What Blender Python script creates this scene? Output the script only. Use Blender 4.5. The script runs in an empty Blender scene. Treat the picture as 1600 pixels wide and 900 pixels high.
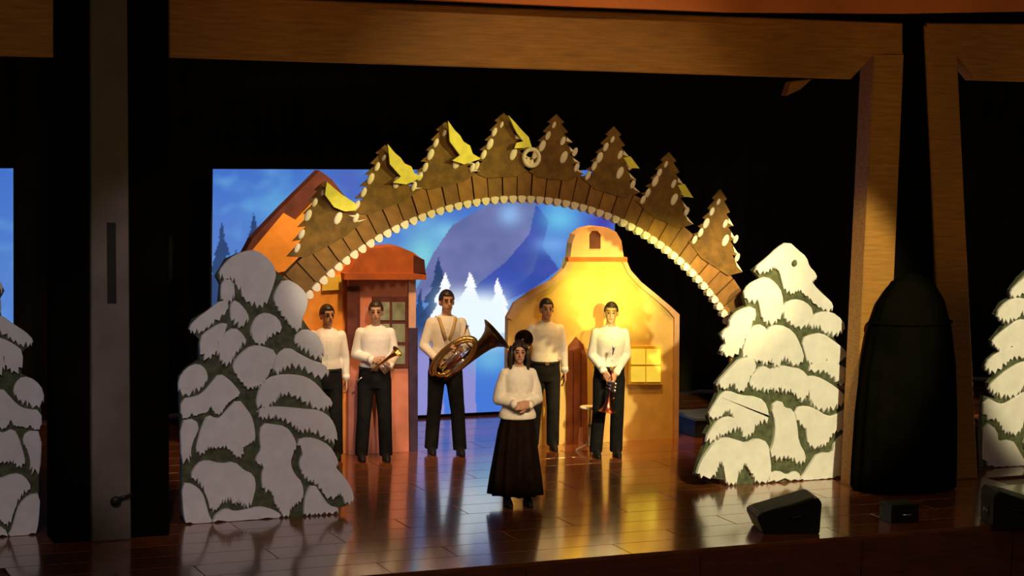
import bpy, bmesh, math, random
from mathutils import Vector, Matrix, noise
random.seed(4)
S = bpy.context.scene
COL = S.collection
PI = math.pi
R = math.radians

# ------------------------------------------------------------------ camera
FPX, CAM_H = 3235.0, 4.3
YAW, PITCH, ROLL = R(24), R(6.0), R(1.4)
CAM = Vector((-8.18, -18.24, CAM_H))
FWD = Vector((math.sin(YAW)*math.cos(PITCH), math.cos(YAW)*math.cos(PITCH), -math.sin(PITCH)))
R0 = Vector((math.cos(YAW), -math.sin(YAW), 0)); U0 = R0.cross(FWD)
RGT = R0*math.cos(ROLL) + U0*math.sin(ROLL); UPV = RGT.cross(FWD)
cd = bpy.data.cameras.new('camera'); cam = bpy.data.objects.new('camera', cd); COL.objects.link(cam)
cd.sensor_width = 36; cd.lens = FPX/1600*36; cd.clip_end = 200
m = Matrix((RGT, UPV, -FWD)).transposed().to_4x4(); m.translation = CAM
cam.matrix_world = m
S.camera = cam

# ------------------------------------------------------------------ world, exposure
w = bpy.data.worlds.new('world'); S.world = w; w.use_nodes = True
w.node_tree.nodes['Background'].inputs[0].default_value = (0.9, 0.75, 0.6, 1)
w.node_tree.nodes['Background'].inputs[1].default_value = 0.04
S.view_settings.view_transform = 'Standard'; S.view_settings.look = 'None'
S.view_settings.gamma = 1; S.view_settings.exposure = 0; S.view_settings.use_curve_mapping = False

# ------------------------------------------------------------------ stage lamps in the hall and fly space, some added to brighten surfaces
def spot(name, loc, target, power, color, deg, blend=0.6, size=0.12):
    l = bpy.data.lights.new(name, 'SPOT'); l.energy = power; l.color = color
    l.spot_size = R(deg); l.spot_blend = blend; l.shadow_soft_size = size
    o = bpy.data.objects.new(name, l); COL.objects.link(o); o.location = loc
    o.rotation_euler = (Vector(target)-Vector(loc)).to_track_quat('-Z', 'Y').to_euler()
    return o
spot('warm_spotlight', (1.5, -10, 7.5), (3.22, 0.4, 1.45), 6600, (1, .87, .46), 16.5, .35)
spot('warm_spotlight', (6.0, -10, 7.5), (7.1, 0.4, 1.5), 6000, (1, .84, .44), 13.5, .4)  # added to light the twin pine at the right edge
spot('cool_spotlight', (-6.5, -10, 7.5), (-2.5, 0.4, 1.2), 1180, (1, .86, .90), 19, .5)
spot('cool_spotlight', (-8.5, -10, 7.5), (-5.6, 0.4, 1.2), 900, (1, .86, .92), 16, .5)
spot('centre_spotlight', (-1.2, -11, 7.5), (.75, 1.2, .9), 1700, (1, .70, .40), 14.5, .6)
spot('woman_fill_spot', (-2.5, -11, 7.8), (.15, .3, 1.0), 2300, (1, .76, .46), 8, .6)  # added fill that brightens the woman's blouse
spot('people_spotlight', (-4.0, -11, 7.5), (-0.85, 2.9, 1.2), 3600, (1, .80, .56), 7.6, .5)
spot('arch_spotlight', (0.5, -11, 8.0), (0.3, .7, 2.7), 1500, (1, .72, .36), 26, .7)
spot('apron_fill_spot', (0.5, -6, 8.5), (0.6, -0.6, 0), 260, (1, .55, .24), 58, .8)  # added wash that brightens the front floor boards
spot('pool_spotlight', (-2.2, -11.5, 3.8), (2.55, 3.15, 1.85), 21000, (1, .93, .20), 6.2, 1)
spot('house_spotlight', (2.5, 2.0, 5.3), (2.6, 3.15, 1.4), 900, (1, .56, .14), 36, 1)
spot('house_spotlight', (3.9, 1.4, 4.6), (3.1, 3.15, .8), 300, (1, .48, .10), 60, .9)
spot('porch_spotlight', (-0.7, 1.5, 4.9), (-0.75, 3.3, 1.6), 620, (1, .60, .26), 70, .9)
spot('amber_spotlight', (5.5, -10, 7.2), (2.72, 0.7, 2.05), 8500, (1, .70, .24), 8, .9)
spot('yellow_spotlight', (9.5, -8, 7.0), (-0.75, .6, 3.15), 5600, (1, .90, .25), 8, .7)
for i, (x, p) in enumerate([(-3.4, 95), (-1.2, 150), (1.0, 165), (3.0, 155), (5.2, 150), (7.4, 110), (-6.6, 105)]):
    spot('footlight', (x-.3, -4.2, -.75), (x, 0, 4.75 if x < 4 else 4.4), p, (1, .58, .10), 40, .9)
spot('hall_fill_light', (-2, -15, 7), (0.5, -1, 0.5), 260, (1, .62, .35), 80, .9, .4)  # added fill light for the stage front, not a real hall lamp

# ------------------------------------------------------------------ pixel -> place (outlines traced on a plane at its real depth)
def ray(x, y): return FWD + RGT*((x-800)/FPX) - UPV*((y-450)/FPX)
def fl(x, y, z=0.0):
    d = ray(x, y); return CAM + d*((z-CAM.z)/d.z)
def onY(x, y, Y):
    d = ray(x, y); return CAM + d*((Y-CAM.y)/d.y)

# ------------------------------------------------------------------ materials
MATS = {}
def mat(name, c, rough=.6, metal=0, var=.25, scale=6, bump=0, coat=0, stretch=(1, 1, 1), emit=None, est=1.0, sheen=0, obj_rand=0, spec=.5):
    if name in MATS: return MATS[name]
    mt = bpy.data.materials.new(name); mt.use_nodes = True; MATS[name] = mt
    nt = mt.node_tree; N = nt.nodes; L = nt.links; b = N['Principled BSDF']
    b.inputs['Roughness'].default_value = rough; b.inputs['Metallic'].default_value = metal
    b.inputs['Coat Weight'].default_value = coat; b.inputs['Coat Roughness'].default_value = .12
    b.inputs['Sheen Weight'].default_value = sheen; b.inputs['Specular IOR Level'].default_value = spec
    tc = N.new('ShaderNodeTexCoord'); mp = N.new('ShaderNodeMapping'); mp.inputs['Scale'].default_value = stretch
    nz = N.new('ShaderNodeTexNoise'); nz.inputs['Scale'].default_value = scale; nz.inputs['Detail'].default_value = 5
    L.new(tc.outputs['Object'], mp.inputs[0]); L.new(mp.outputs[0], nz.inputs['Vector'])
    cr = N.new('ShaderNodeValToRGB'); cr.color_ramp.elements[0].position = .3; cr.color_ramp.elements[1].position = .7
    cr.color_ramp.elements[0].color = tuple(v*(1-var) for v in c)+(1,)
    cr.color_ramp.elements[1].color = tuple(min(1, v*(1+var)) for v in c)+(1,)
    L.new(nz.outputs[0], cr.inputs[0]); out = cr.outputs[0]
    if obj_rand:
        oi = N.new('ShaderNodeObjectInfo'); mr = N.new('ShaderNodeMapRange')
        mr.inputs[3].default_value = 1-obj_rand; mr.inputs[4].default_value = 1+obj_rand
        L.new(oi.outputs['Random'], mr.inputs[0])
        mx = N.new('ShaderNodeVectorMath'); mx.operation = 'SCALE'
        L.new(out, mx.inputs[0]); L.new(mr.outputs[0], mx.inputs['Scale']); out = mx.outputs[0]
    L.new(out, b.inputs['Base Color'])
    if bump:
        bp = N.new('ShaderNodeBump'); bp.inputs['Strength'].default_value = bump; bp.inputs['Distance'].default_value = .01
        L.new(nz.outputs[0], bp.inputs['Height']); L.new(bp.outputs[0], b.inputs['Normal'])
    if emit:
        b.inputs['Emission Color'].default_value = tuple(emit)+(1,); b.inputs['Emission Strength'].default_value = est
    return mt
BLACK = mat('black_cloth', (.0035, .003, .0018), .95, var=.3, scale=3, spec=.0)
GOLD = mat('golden_wood', (.37, .168, .027), .6, var=.25, scale=3, stretch=(1, 6, 12), bump=.15)
FLOORM = mat('stage_boards', (.20, .060, .018), .22, var=.35, scale=3, stretch=(1, 9, 1), bump=.03, coat=1, obj_rand=.22)
FLOORM.node_tree.nodes['Principled BSDF'].inputs['Coat IOR'].default_value = 1.85
FASC = mat('dark_red_wood', (.13, .038, .016), .5, var=.3, scale=3, stretch=(1, 1, 5))
VAL = mat('orange_plaster', (.80, .22, .05), .75, var=.1, scale=2)
GREYP = mat('grey_paint', (.13, .105, .085), .7, var=.15, scale=4)
SNOW = mat('white_paint', (.80, .79, .78), .85, var=.06, scale=9, bump=.25)
PINE = mat('dark_green_paint', (.085, .10, .05), .85, var=.5, scale=14, bump=.3)
ARCHM = mat('brown_gold_board', (.25, .115, .022), .7, var=.3, scale=8, obj_rand=.25)
ARCHT = mat('brown_pine_board', (.165, .082, .010), .75, var=.35, scale=12)
SPOTM = mat('cream_paint', (.90, .80, .62), .7, var=.08, scale=10)
YEL_LIT = mat('yellow_light_paint', (.82, .74, .10), .6, var=.12, scale=12)  # yellow of the lit pine edges, put into the paint
WHITE = mat('white_shirt_cloth', (.80, .74, .68), .85, var=.05, scale=18, bump=.15)
BLOUSE = mat('white_blouse_cloth', (.85, .78, .68), .85, var=.07, scale=22, bump=.2)
TROU = mat('black_trouser_cloth', (.012, .012, .012), .9, var=.3, scale=14, spec=.06)
SKIRT = mat('dark_brown_skirt_cloth', (.022, .012, .008), .9, var=.35, scale=9, spec=.08)
SKIN = mat('skin', (.52, .27, .17), .55, var=.08, scale=12)
HAIR = mat('dark_hair', (.022, .013, .009), .5, var=.4, scale=30, stretch=(4, 4, 1))
SHOE = mat('black_leather', (.010, .009, .009), .5, var=.2, spec=.2)
EYE = mat('dark_eye', (.02, .015, .012), .2)
LIP = mat('lip', (.38, .13, .10), .5, var=.05)
BRASS = mat('old_brass', (.58, .36, .12), .32, metal=1, var=.2, scale=7)
DBRASS = mat('dark_bronze', (.10, .065, .03), .35, metal=1, var=.3, scale=7)
COPPER = mat('red_copper', (.42, .12, .09), .32, metal=1, var=.2, scale=7)
SILV = mat('silver_metal', (.72, .70, .68), .28, metal=1, var=.1)
BLKP = mat('black_plastic', (.009, .010, .009), .5, var=.2, spec=.3)
GRILL = mat('black_grille', (.008, .010, .009), .6, var=.5, scale=90)
STANDM = mat('pale_stand_paint', (.9, .84, .72), .5, var=.08)

# ------------------------------------------------------------------ mesh helpers
def link(name, me, mt=None, parent=None, smooth=False):
    o = bpy.data.objects.new(name, me); COL.objects.link(o)
    if mt and not me.materials: me.materials.append(mt)
    if parent: o.parent = parent
    if smooth:
        for p in me.polygons: p.use_smooth = True
    return o
def fin(name, bm, mt, parent=None, smooth=False):
    bmesh.ops.recalc_face_normals(bm, faces=bm.faces)
    me = bpy.data.meshes.new(name); bm.to_mesh(me); bm.free()
    return link(name, me, mt, parent, smooth)
def tag(o, label=None, cat=None, group=None, kind=None):
    if label: o['label'] = label
    if cat: o['category'] = cat
    if group: o['group'] = group
    if kind: o['kind'] = kind
    return o
def empty(name, loc, rz=0, label=None, cat=None, group=None):
    o = bpy.data.objects.new(name, None); COL.objects.link(o); o.location = loc; o.rotation_euler = (0, 0, rz)
    o.empty_display_size = .1
    return tag(o, label, cat, group)
def copy_tree(o, parent=None):
    c = o.copy(); COL.objects.link(c); c.parent = parent
    for ch in list(o.children): copy_tree(ch, c)
    return c
def box(bm, x0, x1, y0, y1, z0, z1):
    v = [bm.verts.new(p) for p in ((x0, y0, z0), (x1, y0, z0), (x1, y1, z0), (x0, y1, z0), (x0, y0, z1), (x1, y0, z1), (x1, y1, z1), (x0, y1, z1))]
    for f in ((0, 3, 2, 1), (4, 5, 6, 7), (0, 1, 5, 4), (1, 2, 6, 5), (2, 3, 7, 6), (3, 0, 4, 7)): bm.faces.new([v[i] for i in f])
def boxo(name, d, mt, parent=None, bev=0):
    bm = bmesh.new(); box(bm, *d)
    if bev: bmesh.ops.bevel(bm, geom=bm.edges[:], offset=bev, segments=2, affect='EDGES')
    return fin(name, bm, mt, parent)
def clean(pts, eps=.004):
    o = []
    for p in pts:
        if not o or (Vector(p)-Vector(o[-1])).length > eps: o.append(p)
    if (Vector(o[0])-Vector(o[-1])).length < eps: o.pop()
    return o
def chaikin(pts, n=1):
    for _ in range(n):
        q = []
        for i in range(len(pts)):
            a = pts[i]; b = pts[(i+1) % len(pts)]
            q.append((a[0]*.75+b[0]*.25, a[1]*.75+b[1]*.25)); q.append((a[0]*.25+b[0]*.75, a[1]*.25+b[1]*.75))
        pts = q
    return pts
def grow(pts, d):
    n = len(pts); a = sum(pts[i][0]*pts[(i+1) % n][1]-pts[(i+1) % n][0]*pts[i][1] for i in range(n)); sg = 1 if a > 0 else -1
    r = []
    for i in range(n):
        t = Vector(pts[(i+1) % n])-Vector(pts[i-1])
        if t.length < 1e-6: r.append(pts[i]); continue
        t.normalize(); r.append((pts[i][0]+t.y*d*sg, pts[i][1]-t.x*d*sg))
    return r
def crosses(P):
    """does the outline cut itself?"""
    n = len(P)
    o = lambda a, b, c: (b[0]-a[0])*(c[1]-a[1])-(b[1]-a[1])*(c[0]-a[0])
    for i in range(n):
        a, b = P[i], P[(i+1) % n]
        for j in range(i+2, n):
            if i == 0 and j == n-1: continue
            c, d = P[j], P[(j+1) % n]
            if o(a, b, c)*o(a, b, d) < 0 and o(c, d, a)*o(c, d, b) < 0: return True
    return False
def jag(pts, amp, step):
    """notches in the undersides, like drips of snow"""
    n = len(pts); a = sum(pts[i][0]*pts[(i+1) % n][1]-pts[(i+1) % n][0]*pts[i][1] for i in range(n)); sg = 1 if a > 0 else -1
    r = []
    for i in range(n):
        p = Vector(pts[i]); e = Vector(pts[(i+1) % n])-p; L_ = e.length; r.append(tuple(p))
        if L_ < 1e-5: continue
        nz_ = -e.x*sg/L_                      # outward normal's z
        if nz_ < -.35:
            m_ = max(1, round(L_/step))
            for j in range(m_):
                u = (j+.5+random.uniform(-.2, .2))/m_; w_ = p+e*u; r.append((w_.x+random.uniform(-.3, .3)*amp, w_.y+amp*random.uniform(.5, 1.5)))
                if j < m_-1: w_ = p+e*((j+1)/m_); r.append((w_.x, w_.y-amp*.25))
    return r
def plate(bm, pts, yf, yb):
    """outline of (x, z) points, front at yf, back at yb"""
    pts = clean(pts)
    a = [bm.verts.new((p[0], yf, p[1])) for p in pts]; b = [bm.verts.new((p[0], yb, p[1])) for p in pts]
    f = bm.faces.new(a); g = bm.faces.new(b[::-1]); n = len(pts)
    for i in range(n): bm.faces.new((a[i], b[i], b[(i+1) % n], a[(i+1) % n]))
    return f
def puff(pts, yf, yb, inset, depth):
    bm = bmesh.new(); f = plate(bm, pts, yf, yb)
    bmesh.ops.recalc_face_normals(bm, faces=bm.faces)
    if inset: bmesh.ops.inset_region(bm, faces=[f], thickness=inset, depth=depth, use_even_offset=False)
    bmesh.ops.triangulate(bm, faces=[q for q in bm.faces if len(q.verts) > 4])
    return bm
def trace(pts, Y, ox=0.0, oz=None):
    """photo outline -> (x, z) on the plane y = Y, relative to ox, never under the floor"""
    r = []
    for x, y in pts:
        p = onY(x, y, Y); r.append((p.x-ox, max(0.0, p.z)))
    return r
def ring_tube(bm, path, rad, seg=10, cap=True):
    """tube along a list of Vectors with a radius (or list of radii)"""
    n = len(path); rings = []
    path = [Vector(p) for p in path]
    t = (path[1]-path[0]).normalized(); ref = Vector((0, 0, 1)) if abs(t.z) < .9 else Vector((1, 0, 0))
    u = t.cross(ref).normalized()
    for i, p in enumerate(path):
        t = (path[min(i+1, n-1)]-path[max(i-1, 0)]).normalized()
        u = (u-t*u.dot(t)).normalized(); v = t.cross(u)
        r = rad[i] if isinstance(rad, (list, tuple)) else rad
        rings.append([bm.verts.new(p+(u*math.cos(2*PI*k/seg)+v*math.sin(2*PI*k/seg))*r) for k in range(seg)])
    for a, b in zip(rings, rings[1:]):
        for k in range(seg): bm.faces.new((a[k], a[(k+1) % seg], b[(k+1) % seg], b[k]))
    if cap: bm.faces.new(rings[0][::-1]); bm.faces.new(rings[-1])
def lathe(bm, prof, seg=20, M=None, cap=True):
    rings = []
    for r, z in prof:
        rings.append([bm.verts.new((M or Matrix()) @ Vector((r*math.cos(2*PI*k/seg), r*math.sin(2*PI*k/seg), z))) for k in range(seg)])
    for a, b in zip(rings, rings[1:]):
        for k in range(seg): bm.faces.new((a[k], a[(k+1) % seg], b[(k+1) % seg], b[k]))
    if cap: bm.faces.new(rings[0][::-1]); bm.faces.new(rings[-1])
def ell(bm, c, r, seg=16, rings=10, M=None):
    mm = Matrix.Translation(Vector(c)) @ (M or Matrix()) @ Matrix.Diagonal((r[0], r[1], r[2], 1))
    return bmesh.ops.create_uvsphere(bm, u_segments=seg, v_segments=rings, radius=1, matrix=mm)['verts']
def capsule(bm, a, b, ra, rb, seg=12):
    a = Vector(a); b = Vector(b)
    ring_tube(bm, [a, b], [ra, rb], seg); ell(bm, a, (ra,)*3, seg, 8); ell(bm, b, (rb,)*3, seg, 8)
def loft(bm, secs, seg=24):
    """stack of ellipses (z, cx, cy, rx, ry)"""
    rings = []
    for z, cx, cy, rx, ry in secs:
        rings.append([bm.verts.new((cx+rx*math.cos(2*PI*k/seg), cy+ry*math.sin(2*PI*k/seg), z)) for k in range(seg)])
    for a, b in zip(rings, rings[1:]):
        for k in range(seg): bm.faces.new((a[k], a[(k+1) % seg], b[(k+1) % seg], b[k]))
    bm.faces.new(rings[0][::-1]); bm.faces.new(rings[-1])
def remesh(name, bm, vox, mt, parent, it=3):
    bmesh.ops.recalc_face_normals(bm, faces=bm.faces)
    me = bpy.data.meshes.new(name); bm.to_mesh(me); bm.free()
    o = bpy.data.objects.new('temporary', me); COL.objects.link(o)
    r = o.modifiers.new('r', 'REMESH'); r.mode = 'VOXEL'; r.voxel_size = vox
    s = o.modifiers.new('s', 'SMOOTH'); s.factor = .5; s.iterations = it
    dg = bpy.context.evaluated_depsgraph_get()
    m2 = bpy.data.meshes.new_from_object(o.evaluated_get(dg))
    bpy.data.objects.remove(o); m2.name = name; m2.materials.clear()
    return link(name, m2, mt, parent, True)

# ================================================================== THE SETTING
# floor: every board is a piece of its own
slab = boxo('floor', (-11, 12, -2.0, 7.0, -.30, -.035), FASC); tag(slab, 'dark glossy reddish brown wooden stage floor', None, None, 'structure')
BW, BL = .40, 2.3
bm = bmesh.new(); box(bm, 0, BL-.006, 0, BW-.005, -.035, 0)
bmesh.ops.bevel(bm, geom=[e for e in bm.edges if all(v.co.z > -.001 for v in e.verts)], offset=.003, segments=1, affect='EDGES')
bmesh.ops.recalc_face_normals(bm, faces=bm.faces)
bme = bpy.data.meshes.new('board'); bm.to_mesh(bme); bm.free(); bme.materials.append(FLOORM)
for r in range(20):
    y = -2.0+r*BW
    x = -6.6+(r % 3)*.77
    while x < 9.5:
        if -4.9+max(0, y)*.2 < x+BL and x < 5.6+max(0, y)*.5:
            o = link('board', bme, None, slab); o.location = (x, y, 0)
        x += BL
fas = boxo('wall_front', (-11, 12, -1.98, -1.9, -1.2, -.30), FASC); tag(fas, 'dark red brown front face of the stage', None, None, 'structure')
fas.location.z = 0
for i in range(9):
    x = -6.0+i*1.75
    boxo('panel', (x, x+1.735, -2.015, -1.98, -1.15, -.06), FASC, fas, .004)
hf = boxo('floor_hall', (-14, 14, -24, -2.02, -1.35, -1.2), FASC); tag(hf, kind='structure')

def folds(name, x0, x1, y, z0, z1, amp=.05, wl=.35):
    bm = bmesh.new(); n = int((x1-x0)/.06)+2; a = []; b = []
    for i in range(n):
        x = x0+(x1-x0)*i/(n-1); yy = y+amp*math.sin(2*PI*x/wl)+.3*amp*math.sin(2*PI*x/(wl*2.7)+1)
        a.append(bm.verts.new((x, yy, z0))); b.append(bm.verts.new((x, yy, z1)))
    for i in range(n-1): bm.faces.new((a[i], a[i+1], b[i+1], b[i]))
    geo = bmesh.ops.extrude_face_region(bm, geom=bm.faces[:])
    for v in geo['geom']:
        if isinstance(v, bmesh.types.BMVert): v.co.y += .02
    return fin(name, bm, CURT, None, True)
CURT = mat('black_back_curtain_cloth', (.045, .040, .022), .95, var=.2, scale=3, spec=.03)
wb = folds('wall_back', -9, 14, 6.4, 0, 7.2); tag(wb, 'black folded back curtain of the stage', None, None, 'structure')
wl_ = boxo('wall_left', (-9.2, -9.0, .3, 6.9, 0, 7.2), BLACK); tag(wl_, kind='structure')
wr_ = boxo('wall_right', (14.0, 14.2, .3, 6.9, 0, 7.2), BLACK); tag(wr_, kind='structure')
ce = boxo('ceiling', (-9, 14, .6, 7, 7.2, 7.3), BLACK); tag(ce, 'dark space above the stage', None, None, 'structure')

# proscenium: golden beam with a mitred corner, post, valance
PY = 0.0
def pros(name, pts, yf, yb, mt, label):
    bm = bmesh.new(); plate(bm, trace(pts, yf), yf, yb)
    bmesh.ops.bevel(bm, geom=[e for e in bm.edges if all(abs(v.co.y-yf) < 1e-5 for v in e.verts)], offset=.012, segments=1, affect='EDGES')
    o = fin(name, bm, mt); return tag(o, label, None, None, 'structure')
pros('trim_1', [(264, -10), (1411, 36), (1411, 84), (1364, 84), (1330, 124), (264, 90)], PY, PY+.22, GOLD, 'long golden wooden beam across the top of the stage opening')
def post(name, top, bot, mt, label):
    """a post between two pixel spans: top (x0, x1, y), bottom (x0, x1, y), carried down to the floor"""
    pts = [(top[0], top[2]), (top[1], top[2]), (bot[1], bot[2]), (bot[0], bot[2])]
    return pros(name, pts, PY, PY+.25, mt, label)
post('trim_2', (1366, 1413, 84), (1333, 1383, 775), GOLD, 'golden wooden post at the right of the stage opening')
post('trim_3', (1445, 1494, 40), (1477, 1527, 775), GOLD, 'leaning golden wooden post beyond the black draped column')
pros('trim_4', [(1449, 36), (1760, 38), (1760, 132), (1528, 126), (1494, 84), (1449, 84)], PY-.002, PY+.22, GOLD, 'golden beam of the side bay at the right edge')
pros('trim_5', [(-160, -30), (85, -20), (85, 90), (-160, 84)], PY, PY+.22, GOLD, 'golden beam of the side bay at the left edge')
pros('trim_6', [(200, -22), (900, 10), (1150, 19), (1430, 21), (1800, 14), (1800, -90), (200, -90)], PY-.35, PY-.1, VAL, 'orange plaster edge of the hall ceiling above the beam')
pros('trim_7', [(200, -60), (264, -60), (264, 905), (206, 905)], PY-.03, PY+.3, BLACK, 'black pier beside the left grey post')
pros('trim_8', [(85, -60), (141, -60), (141, 905), (85, 905)], PY-.03, PY+.3, BLACK, 'black pier left of the grey post')
pros('trim_9', [(1413, 20), (1446, 20), (1470, 775), (1384, 775)], PY+.03, PY+.3, BLACK, 'black pier between the golden posts')
# pale grey post with its slot and latch
gp = pros('trim_10', [(141, -60), (199, -60), (205, 880), (144, 880)], PY-.10, PY+.2, GREYP, 'pale grey post with a dark slot at the left of the stage')
bm = bmesh.new(); plate(bm, trace([(167, 348), (181, 348), (182, 474), (168, 474)], PY-.108), PY-.108, PY-.09); fin('slot', bm, BLKP, gp)
p = onY(180, 782, PY-.1)
bm = bmesh.new(); ell(bm, (p.x, p.y-.03, p.z), (.05, .03, .045)); capsule(bm, (p.x, p.y-.02, p.z+.01), (p.x+.13, p.y-.04, p.z+.05), .018, .014); fin('latch', bm, BLKP, gp, True)
# bright mitre reflection under the beam, shaped as a small golden plate
bm = bmesh.new(); plate(bm, trace([(1236, 128), (1268, 124), (1250, 140), (1228, 150)], PY+.02), PY+.02, PY+.12); br = fin('mitre_glint', bm, GOLD)
br.parent = bpy.data.objects['trim_1']

# ================================================================== BACK SCREEN (a flat picture that glows)
SY = 5.3
def lin(c): return tuple(((v/255+.055)/1.055)**2.4 if v > 10 else v/255/12.92 for v in c)
def inpoly(x, y, P):
    c = False; j = len(P)-1
    for i in range(len(P)):
        xi, yi = P[i]; xj, yj = P[j]
        if (yi > y) != (yj > y) and x < (xj-xi)*(y-yi)/(yj-yi)+xi: c = not c
        j = i
    return c
def mixc(a, b, t): return tuple(a[i]+(b[i]-a[i])*t for i in range(3))
def blob(c, x, y, bx, by, rx, ry, col, k=1.0):
    d = ((x-bx)/rx)**2+((y-by)/ry)**2
    return mixc(c, col, k*math.exp(-d*1.3)) if d < 5 else c
def pine_shape(cx, top, bot, hw, tiers=5):
    L = []; Rr = []
    for i in range(tiers):
        y0 = top+(bot-top)*i/tiers; y1 = top+(bot-top)*(i+1)/tiers
        w0 = hw*i/tiers*.62; w1 = hw*(i+1)/tiers
        Rr += [(cx+w0, y0), (cx+w1, y1)]; L += [(cx-w0, y0), (cx-w1, y1)]
    return Rr+L[::-1]
MOUNT = [(640, 470), (676, 395), (705, 352), (750, 325), (800, 300), (836, 318), (826, 365), (790, 408), (752, 438), (722, 462)]
SLOPE = [(836, 318), (856, 345), (846, 385), (872, 420), (830, 452), (790, 470), (700, 480), (722, 462), (752, 438), (790, 408), (826, 365)]
DARKP = [pine_shape(684, 402, 520, 40), pine_shape(345, 345, 480, 30), pine_shape(394, 333, 450, 28), pine_shape(655, 450, 560, 24), pine_shape(366, 390, 470, 26)]
WHITEP = [pine_shape(694, 424, 520, 34, 4), pine_shape(733, 424, 520, 36, 4), pine_shape(777, 434, 520, 30, 4)]
def paint(x, y):
    c = mixc((66, 112, 200), (84, 128, 205), min(1, max(0, (y-260)/160)))
    n = noise.noise((x*.02, y*.03, 0))+.5*noise.noise((x*.05, y*.07, 3))
    c = mixc(c, (105, 165, 220), min(.8, max(0, n*.8)))
    c = blob(c, x, y, 445, 325, 60, 36, (96, 172, 222), .8); c = blob(c, x, y, 545, 285, 30, 40, (80, 100, 185), .8)
    c = blob(c, x, y, 660, 400, 34, 50, (125, 205, 220)); c = blob(c, x, y, 695, 362, 30, 20, (120, 190, 225)); 
    if inpoly(x, y, MOUNT): c = mixc((96, 106, 160), (116, 122, 176), .5+.8*n)
    if inpoly(x, y, SLOPE): c = mixc((48, 76, 160), (66, 80, 172), .5+n)
    c = blob(c, x, y, 795, 335, 22, 22, (140, 180, 232)); c = blob(c, x, y, 874, 342, 34, 26, (105, 190, 232)); c = blob(c, x, y, 862, 382, 32, 16, (112, 165, 230))
    c = blob(c, x, y, 800, 440, 40, 26, (52, 82, 178), .8); c = blob(c, x, y, 940, 345, 26, 30, (66, 62, 170), .9)
    for P in DARKP:
        if inpoly(x+4*n, y, P): c = mixc(c, (28, 58, 104), .88)
    if y > 505:
        low = (140, 140, 208) if 640 < x < 692 or 702 < x < 742 else (64, 118, 214)
        c = mixc(c, low, min(1, (y-505)/50))
    for P in WHITEP:
        if inpoly(x+3*n, y, P): c = (252, 253, 255)
    g = math.exp(-((x-738)/58)**4)*math.exp(-((y-500)/48)**4)
    c = mixc(c, (236, 250, 255), min(1, 1.15*g))
    c = blob(c, x, y, 765, 562, 34, 24, (110, 190, 225), .8)
    return c
def screen(name, x0, x1, z0, z1, nx, nz, shift, label):
    t = empty(name, ((x0+x1)/2, SY, z0), 0, label, 'screen')
    vs = []; cols = []
    for j in range(nz+1):
        for i in range(nx+1):
            X = x0+(x1-x0)*i/nx; Z = z0+(z1-z0)*j/nz
            v = Vector((X+shift, SY, Z))-CAM; d = v.dot(FWD)
            px = 800+FPX*v.dot(RGT)/d; py = 450-FPX*v.dot(UPV)/d
            vs.append((X-(x0+x1)/2, -.03, Z-z0)); cols.append(lin(paint(px, py))+(1,))
    fs = [(j*(nx+1)+i, j*(nx+1)+i+1, (j+1)*(nx+1)+i+1, (j+1)*(nx+1)+i) for j in range(nz) for i in range(nx)]
    me = bpy.data.meshes.new('picture'); me.from_pydata(vs, [], fs)
    at = me.color_attributes.new('picture', 'FLOAT_COLOR', 'POINT')
    at.data.foreach_set('color', [q for c in cols for q in c])
    mt = MATS.get('screen_picture')
    if not mt:
        mt = bpy.data.materials.new('screen_picture'); mt.use_nodes = True; MATS['screen_picture'] = mt
        N = mt.node_tree.nodes; b = N['Principled BSDF']; a = N.new('ShaderNodeAttribute'); a.attribute_name = 'picture'
        b.inputs['Base Color'].default_value = (.02, .02, .02, 1); b.inputs['Roughness'].default_value = .8
        mt.node_tree.links.new(a.outputs['Color'], b.inputs['Emission Color']); b.inputs['Emission Strength'].default_value = 1.0
    link('picture', me, mt, t)
    h = (x1-x0)/2
    boxo('frame', (-h-.02, h+.02, -.028, .04, -.01, z1-z0+.02), BLKP, t)
    for s in (-1, 1):
        bm = bmesh.new(); box(bm, s*h*.8-.03, s*h*.8+.03, -.02+.06, .08, -z0, .8); box(bm, s*h*.8-.05, s*h*.8+.05, .08, .55, -z0, -z0+.05); fin('support', bm, BLKP, t)
    return t
screen('glowing_screen', -1.57, 3.70, .04, 3.07, 330, 190, 0, 'wide glowing screen showing blue sky, mountain and snowy pines behind the musicians')
sx = onY(20, 300, SY).x
screen('glowing_screen', sx-2.2, sx, .04, 3.07, 60, 60, -(sx-2.2)-1.57, 'blue screen glimpsed at the left edge beyond the grey post')

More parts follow.
